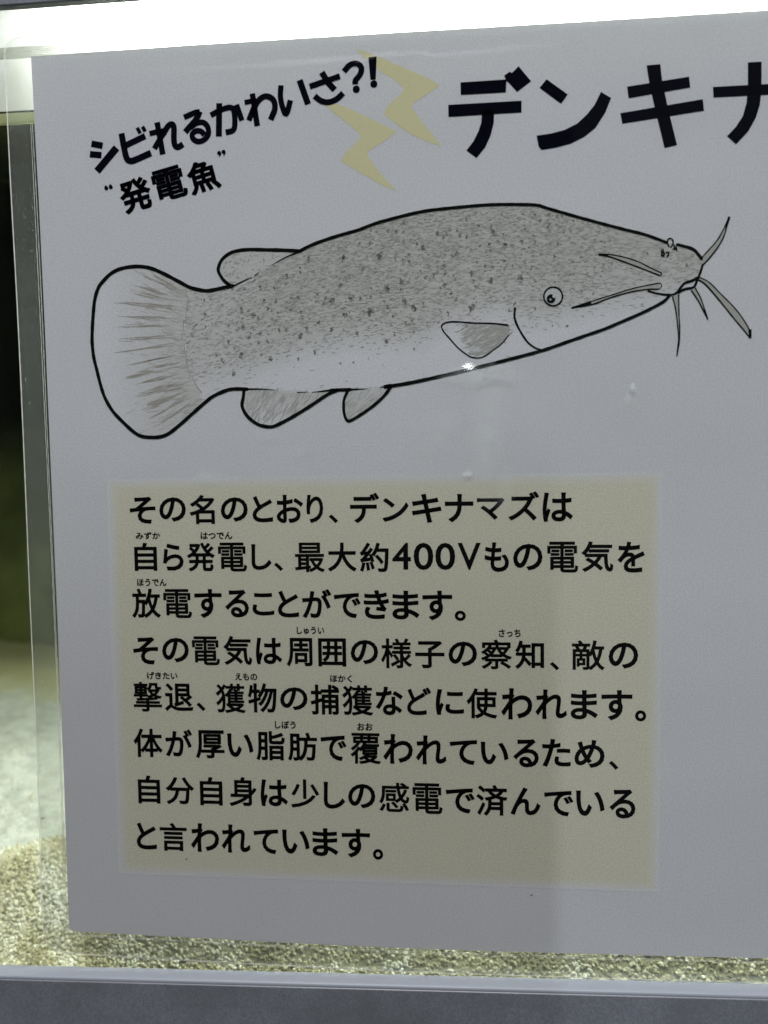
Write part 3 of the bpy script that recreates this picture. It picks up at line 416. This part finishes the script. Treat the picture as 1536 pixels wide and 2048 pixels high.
# paper: strip between the slightly bowed top and bottom edges, out to 297 mm
def interp(pts, x):
    for (a, b), (c, d) in zip(pts, pts[1:]):
        if a <= x <= c: return b + (d-b)*(x-a)/(c-a)
    return pts[-1][1] if x > pts[-1][0] else pts[0][1]
paper_loop = list(PAPER_L) + list(PAPER_B[1:]) + [(297, PAPER_B[-1][1] + .3), (297, 0)] + list(PAPER_T[::-1][:-1])
def slab(name, loop, d0, d1, m, parent):
    n = len(loop); tri = poly_fill(loop)
    V = [P(x, y, d1) for x, y in loop] + [P(x, y, d0) for x, y in loop]
    F = [t for t in tri] + [tuple(n + i for i in t[::-1]) for t in tri]
    F += [(i, n+i, n+(i+1) % n, (i+1) % n) for i in range(n)]
    return link(name, V, F, m, parent)
paper = slab('paper_sheet', paper_loop, -0.1, 0.0, m_paper, sign)
film_loop = list(FILM_L) + list(FILM_B[1:]) + [(299, FILM_B[-1][1]), (303, FILM_B[-1][1]+4), (303, 1), (299, 5.4), (160, 5.6), (60, 5.5)]
o = slab('film_front', film_loop, 0.42, 0.46, m_film, sign); o.name = 'front_film'
# clear margin welded round the paper: ring between film outline and paper outline
def ring(name, outer, inner, d, m, parent):
    me_o = len(outer)
    V = [P(x, y, d) for x, y in outer] + [P(x, y, d) for x, y in inner]
    tris = tessellate_polygon([[Vector((x, y, 0)) for x, y in outer], [Vector((x, y, 0)) for x, y in inner]])
    al = outer + inner; F = []
    for a, b, c in tris:
        k = (al[b][0]-al[a][0])*(al[c][1]-al[a][1])-(al[b][1]-al[a][1])*(al[c][0]-al[a][0])
        F.append((a, b, c) if k > 0 else (a, c, b))
    return link(name, V, F, m, parent)
inner = [(x-.05 if i < len(PAPER_L) else x, y) for i, (x, y) in enumerate(paper_loop)]
ring('laminate_margin', film_loop, inner, 0.30, m_margin, sign)
E_ = Flat(0.50)
E_.ribbon(FILM_L, .24, .22, .1); E_.ribbon(FILM_B, .20, .18, .1); E_.ribbon([(8, 5.6), (60, 5.5), (160, 5.6), (299, 5.4)], .2, .2, .1)
E_.build('lit_film_edge', m_edge, sign)
S_ = Flat(0.34)
off = [(x-.75-.15*math.sin(i*1.1), y) for i, (x, y) in enumerate(PAPER_L[1:-1])]
S_.ribbon(off, .10, .16, .2); S_.ribbon([(x-.35, y) for x, y in PAPER_L[1:-1]], .12, .12, .2)
S_.ribbon([(x, y-.55-.08*math.sin(i)) for i, (x, y) in enumerate(PAPER_B)], .12, .08, .2)
S_.ribbon([(x, y-.9) for x, y in PAPER_B], .07, .07, .2)
S_.ribbon([(1, .7), (3, 1.0), (30, .9), (90, 1.0), (160, .9), (296, .9)], .12, .1, .2)
S_.build('seal_line', m_edge, sign)

m_glare = mat('painted_glare', (.85, .9, .9), .8, .0); v = coords(m_glare); n = noise(m_glare, v, 90, 3, .6)  # glare and cloudy reflections on the film, painted as pale see-through patches
x = nd(m_glare, 'ShaderNodeMath', operation='MULTIPLY'); ln(m_glare, rng(m_glare, n, .25, .75, 0.05, .5), x.inputs[0]); ln(m_glare, attrn(m_glare, 'soft'), x.inputs[1])
ln(m_glare, x.outputs[0], bsdf(m_glare).inputs['Alpha'])
for cx_, cy_, rx_, ry_, st in GLARES:
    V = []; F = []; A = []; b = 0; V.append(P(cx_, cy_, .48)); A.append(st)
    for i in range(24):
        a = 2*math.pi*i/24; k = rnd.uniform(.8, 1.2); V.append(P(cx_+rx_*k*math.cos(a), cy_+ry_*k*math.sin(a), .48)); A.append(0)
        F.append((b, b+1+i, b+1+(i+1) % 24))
    glare = link('painted_glare', V, F, m_glare, sign); attr(glare, 'soft', A)
for x_, y_ in SPECKS:
    fl = Flat(.07); fl.disc(x_, y_, .16, 8, 1, .3); fl.build('print_speck', m_ink, sign)
fl = Flat(.51)
for k in range(16):
    fl.disc(-1.2 - rnd.random()*4.2, rnd.uniform(-205, 2), rnd.uniform(.05, .11), 6, 1, .3)
fl.build('dust', m_edge, sign, 'stuff')
# text panel: soft-edged tinted rectangle
(ax, ay), (bx, by), (cx, cy), (dx, dy) = PANEL
nx, ny = 90, 70; V = []; Fc = []; fd = []
for j in range(ny+1):
    v_ = j/ny
    for i in range(nx+1):
        u = i/nx
        x = (ax*(1-u)+bx*u)*(1-v_)+(dx*(1-u)+cx*u)*v_; y = (ay*(1-u)+by*u)*(1-v_)+(dy*(1-u)+cy*u)*v_
        V.append(P(x, y, .02)); e = min(u*nx, (1-u)*nx, v_*ny, (1-v_)*ny)
        fd.append(min(1, e*1.0 if e < 1 else 1) * (1 if e >= 2 else .6))
for j in range(ny):
    for i in range(nx): a = j*(nx+1)+i; Fc.append((a, a+nx+1, a+nx+2, a+1))
panel = link('text_panel', V, Fc, m_panel, sign); attr(panel, 'fade', fd)

# lettering from Blender's own built-in font
_cache = {}
def glyph(s, off):
    if (s, off) not in _cache:
        cu = bpy.data.curves.new('g', 'FONT'); cu.body = s; cu.dimensions = '2D'; cu.fill_mode = 'FRONT'
        cu.resolution_u = 4
        ob = bpy.data.objects.new('g', cu); col.objects.link(ob)
        dg = bpy.context.evaluated_depsgraph_get(); dg.update()
        me = bpy.data.meshes.new_from_object(ob.evaluated_get(dg))
        vs = [(v.co.x, v.co.y) for v in me.vertices]; fs = [tuple(p.vertices) for p in me.polygons]
        bpy.data.objects.remove(ob); bpy.data.curves.remove(cu); bpy.data.meshes.remove(me)
        cnt = {}
        for f in fs:
            for i in range(len(f)):
                e = (f[i], f[(i+1) % len(f)]); cnt[tuple(sorted(e))] = cnt.get(tuple(sorted(e)), 0) + 1
        for (i, j), n in cnt.items():                     # thicken: a bar along every outline edge
            if n != 1 or off <= 0: continue
            a = Vector(vs[i]); b = Vector(vs[j]); L = (b-a).length
            if L < 1e-7: continue
            t = (b-a)/L; k = min(off*.8, off); nn = Vector((-t.y, t.x))*off; o_ = len(vs)
            a -= t*k; b += t*k
            vs += [tuple(a+nn), tuple(a-nn), tuple(b-nn), tuple(b+nn)]; fs.append((o_, o_+1, o_+2, o_+3))
        x0 = min(v[0] for v in vs); x1 = max(v[0] for v in vs); y0 = min(v[1] for v in vs); y1 = max(v[1] for v in vs)
        _cache[(s, off)] = ([((x-(x0+x1)/2)/(x1-x0), (y-(y0+y1)/2)/(y1-y0)) for x, y in vs], fs)
    return _cache[(s, off)]
def put(fl, s, cx, cy, w_, h_, off, rot=0):
    vs, fs = glyph(s, off); d = fl.step(); b = len(fl.v); c_, s_ = math.cos(R(rot)), math.sin(R(rot))
    fl.v += [P(cx + x*w_*c_ - y*h_*s_, cy + x*w_*s_ + y*h_*c_, d) for x, y in vs]
    al = vs
    for f in fs:
        k = 0
        for i in range(len(f)):
            p, q = al[f[i]], al[f[(i+1) % len(f)]]; k += p[0]*q[1]-q[0]*p[1]
        fl.f.append(tuple(b+i for i in (f if k > 0 else f[::-1])))
DENSE = set('電撃獲覆感敵察様最')
for line in LINES:
    fl = Flat(.06)
    for ch, cx_, cy_, w_, h_ in line:
        put(fl, ch, cx_, cy_, w_, h_, .013 if ch in '40V' else .015 if ch in DENSE else (.020 if ord(ch) > 0x4e00 else .024))
    fl.build('text_line', m_ink, panel)
for s, cx_, cy_, w_, h_ in RUBY:
    fl = Flat(.06); put(fl, s, cx_, cy_, w_, h_, .028); fl.build('reading_aid', m_ink, panel)
# bolts
for pts in BOLTS:
    fl = Flat(.02); fl.poly(pts); fl.build('lightning_bolt', m_bolt, sign)
# title
for ch in TITLE:
    fl = Flat(.06)
    for p_ in ch: fl.poly(p_)
    fl.build('title_letter', m_title, sign)
for ch, cx_, cy_, w_, h_ in TITLE_REST:
    fl = Flat(.06); put(fl, ch, cx_, cy_, w_, h_, .05); fl.build('title_letter', m_title, sign)
fl = Flat(.06)
for pts, w_ in SUB: fl.ribbon(pts, w_*1.07, w_*1.07, .01)
for p_ in SUBPOLY: fl.poly(p_)
for x, y, r_ in SUBDISC: fl.disc(x, y, r_)
for pts, w_ in SUBTAIL: fl.ribbon(pts, w_*1.5, w_*.6, 0)
for ch, cx_, cy_, w_, h_, rot in SUBKANJI: put(fl, ch, cx_, cy_, w_, h_, .024 if ch == '電' else .032, rot)
fl.build('subtitle_lettering', m_title, sign)

# ------------------------------------------------------------ fish drawing
def inside(pts, x, y):
    c = False; j = len(pts)-1
    for i in range(len(pts)):
        (xi, yi), (xj, yj) = pts[i], pts[j]
        if (yi > y) != (yj > y) and x < (xj-xi)*(y-yi)/(yj-yi)+xi: c = not c
        j = i
    return c
def wash(pts, step, fn, d):
    xs = [p[0] for p in pts]; ys = [p[1] for p in pts]
    V = []; F = []; A = []; idx = {}
    i0, i1, j0, j1 = int(min(xs)/step)-1, int(max(xs)/step)+1, int(min(ys)/step)-1, int(max(ys)/step)+1
    def vid(i, j):
        if (i, j) not in idx:
            idx[(i, j)] = len(V); V.append(P(i*step, j*step, d)); A.append(fn(i*step, j*step))
        return idx[(i, j)]
    for i in range(i0, i1):
        for j in range(j0, j1):
            if inside(pts, (i+.5)*step, (j+.5)*step): F.append((vid(i, j), vid(i+1, j), vid(i+1, j+1), vid(i, j+1)))
    return V, F, A
def body_shade(x, y):
    fy = interp(FADE, x); k = (y - fy + 4.5) / 10.0
    k = max(0, min(1, k)); k = k*k*(3-2*k)
    hx = max(0, min(1, (x - 150) / 14)); 
    k *= .88 * (.72 + .28*max(0, min(1, (x-42)/16)))
    return max(.07, k) * (1 - .35*hx) * (.72 + .28*max(0, min(1, (y-fy)/14)))
V, F, A = wash(BODY, .4, body_shade, .02)
fish = link('fish_drawing', V, F, m_pencil, sign); attr(fish, 'shade', A)
def fin(name, pts, fn):
    V, F, A = wash(pts, .3, fn, .03); o = link(name, V, F, m_pencil, fish); attr(o, 'shade', A); return o
fin('adipose_fin', ADIP, lambda x, y: .62)
fin('anal_fin', ANAL, lambda x, y: max(.15, min(.7, .75 - .09*abs(y - ANAL[0][1]) - .0*x)))
fin('pelvic_fin', PELV, lambda x, y: .55)
pcx = sum(p[0] for p in PECT)/len(PECT)
fin('pectoral_fin_wash', PECT, lambda x, y: max(.1, min(.85, .5 + .06*(x-pcx)))).name = 'pectoral_wash'
tbx = TAILBASE[3][0]
fin('tail_fin', TAILF, lambda x, y: max(0, min(.7, .72*(1 - (tbx + 1 - x)/21))))
# pencil marks
def marks(name, poly, n, wd, ln_, ang, dens, m, d, kind='stuff', par=None):
    xs = [p[0] for p in poly]; ys = [p[1] for p in poly]; fl = Flat(d)
    for k in range(n):
        x = rnd.uniform(min(xs), max(xs)); y = rnd.uniform(min(ys), max(ys))
        if not inside(poly, x, y) or rnd.random() > dens(x, y): continue
        a = R(ang(x, y) + rnd.gauss(0, 7)); L = ln_*rnd.uniform(.5, 1.5)/2; wv = wd*rnd.uniform(.6, 1.4)/2
        c_, s_ = math.cos(a), math.sin(a); dd = fl.step(); b = len(fl.v)
        fl.v += [P(x-c_*L, y-s_*L, dd), P(x-c_*L*.3+s_*wv, y-s_*L*.3-c_*wv, dd), P(x+c_*L*.5+s_*wv*.8, y+s_*L*.5-c_*wv*.8, dd), P(x+c_*L, y+s_*L, dd), P(x+c_*L*.3-s_*wv, y+s_*L*.3+c_*wv, dd), P(x-c_*L*.5-s_*wv, y-s_*L*.5+c_*wv, dd)]
        fl.f.append(tuple(range(b, b+6)))
    return fl.build(name, m, par or fish, kind)
bang = lambda x, y: (14 if x < 60 else 8 - (x-60)*.14)
bdens = lambda x, y: min(1, body_shade(x, y)*1.1)**1.5
inset = [(x, y) for x, y in BODY]
marks('pencil_strokes', inset, 11000, .17, 1.0, bang, bdens, m_gr[0], .035)
marks('pencil_strokes', inset, 6500, .12, .7, bang, lambda x, y: bdens(x, y)**1.8*(.35 if x > 130 else 1), m_gr[1], .06)
marks('pencil_strokes', ANAL, 260, .16, 2.6, lambda x, y: 58, lambda x, y: .8, m_gr[0], .05)
marks('pencil_strokes', PELV, 90, .14, 2.0, lambda x, y: 45, lambda x, y: .8, m_gr[0], .05)
marks('pencil_strokes', PECT, 420, .14, 2.2, lambda x, y: 22, lambda x, y: .85 if x > pcx-4 else .2, m_gr[0], .05)
marks('pencil_strokes', ADIP, 160, .2, .7, lambda x, y: rnd.uniform(0, 180), lambda x, y: .8, m_gr[1], .05)
# tail rays
fl = Flat(.05)
for (a, b) in RAYS:
    A_ = Vector(a); B_ = Vector(b)
    for k in range(8):
        off2 = Vector((0, rnd.gauss(0, .3))); t0 = rnd.uniform(0, .55); t1 = min(1, t0 + rnd.uniform(.2, .5))
        p0, p1 = A_.lerp(B_, t0) + off2*.5, A_.lerp(B_, t1) + off2
        fl.ribbon([p0, (p0+p1)/2 + Vector((0, rnd.gauss(0, .08))), p1], rnd.uniform(.06, .12), rnd.uniform(.10, .17), .3, mid=lambda t: .35+math.sin(t*3.14)*.9)
for (a, b) in zip(TAILBASE, TAILBASE[1:]):
    for k in range(1):
        j = Vector((rnd.gauss(0, .3), rnd.gauss(0, .3))); fl.ribbon([Vector(a)+j, (Vector(a)+Vector(b))/2+j*.5, Vector(b)+j], .25, .15, .4)
fl.build('tail_ray', m_ray, fish, 'stuff')
marks('pencil_strokes', TAILF, 1500, .10, 2.0, lambda x, y: (y - (-72))*-1.6, lambda x, y: max(0, .5*(1-(tbx-x)/14)), m_gr[0], .045)
# spots
fl = Flat(.07)
spots = [tuple(s_) for s_ in SPOTS]
tries = 0
while len(spots) < 290 and tries < 6000:
    tries += 1
    x = rnd.uniform(38, 150); y = rnd.uniform(-85, -40)
    if inside(BODY, x, y) and rnd.random() < bdens(x, y)*(1 if x < 125 else .35): spots.append((x, y, rnd.uniform(.1, .42)))
f2 = Flat(.075)
for k, (x, y, r_) in enumerate(spots):
    r_ *= 1.02
    for q in range(int(4 + r_*16)):
        a = rnd.uniform(0, 6.3); rr = r_*rnd.random()**.7*.9; (fl if q % 3 else f2).disc(x+math.cos(a)*rr*.8, y+math.sin(a)*rr*1.1, max(.07, r_*rnd.uniform(.18, .42)), 7, 1, .35)
fl.build('freckle_marks', m_gr[1], fish, 'stuff').name = 'freckles'
f2.build('freckles', m_gr[2], fish, 'stuff')
# ink lines, each group its own piece
fl = Flat(.05)
m_e = Flat(.05); x, y, r_ = EYE[0]; m_e.disc(x, y, r_, 32); eye = m_e.build('eye', m_white, fish)
groups = {}
for name, pts, w0, w1, _ in STROKES: groups.setdefault(name, []).append((pts, w0, w1))
for name, items in groups.items():
    fl = Flat(.10)
    if name == 'ink_line':
        for pts, w0, w1 in items:
            f3 = Flat(.10); f3.ribbon(pts, w0*1.08, w1*1.08, .05); f3.disc(*pts[0], w0*.46, 12)
            if w1 > .2: f3.disc(*pts[-1], w1*.46, 12)
            f3.build('ink_line', m_ink, fish)
        continue
    if name.startswith('barbel'):                      # grey pencil fill between the two ink lines
        (u, l) = items[0][0], items[1][0]
        ff = Flat(.085); ff.poly([tuple(q) for q in u] + [tuple(q) for q in l[::-1] if tuple(q) not in (tuple(u[0]), tuple(u[-1]))])
        ff.build('barbel_shading', m_gr[0], fish)
    for pts, w0, w1 in items: fl.ribbon(pts, w0*1.2, w1*1.2, .07)
    if name == 'eye_ring':
        x, y, r_ = EYE[1]; fl.disc(x, y, r_, 20, 1, .04)
    fl.build('barbel' if name.startswith('barbel') else name, m_ink, fish)
fl = Flat(.16)
for x, y, r_ in EYE[2:]: fl.disc(x, y, r_, 10, 1, .1)
fl.build('eye_highlight', m_white, fish)
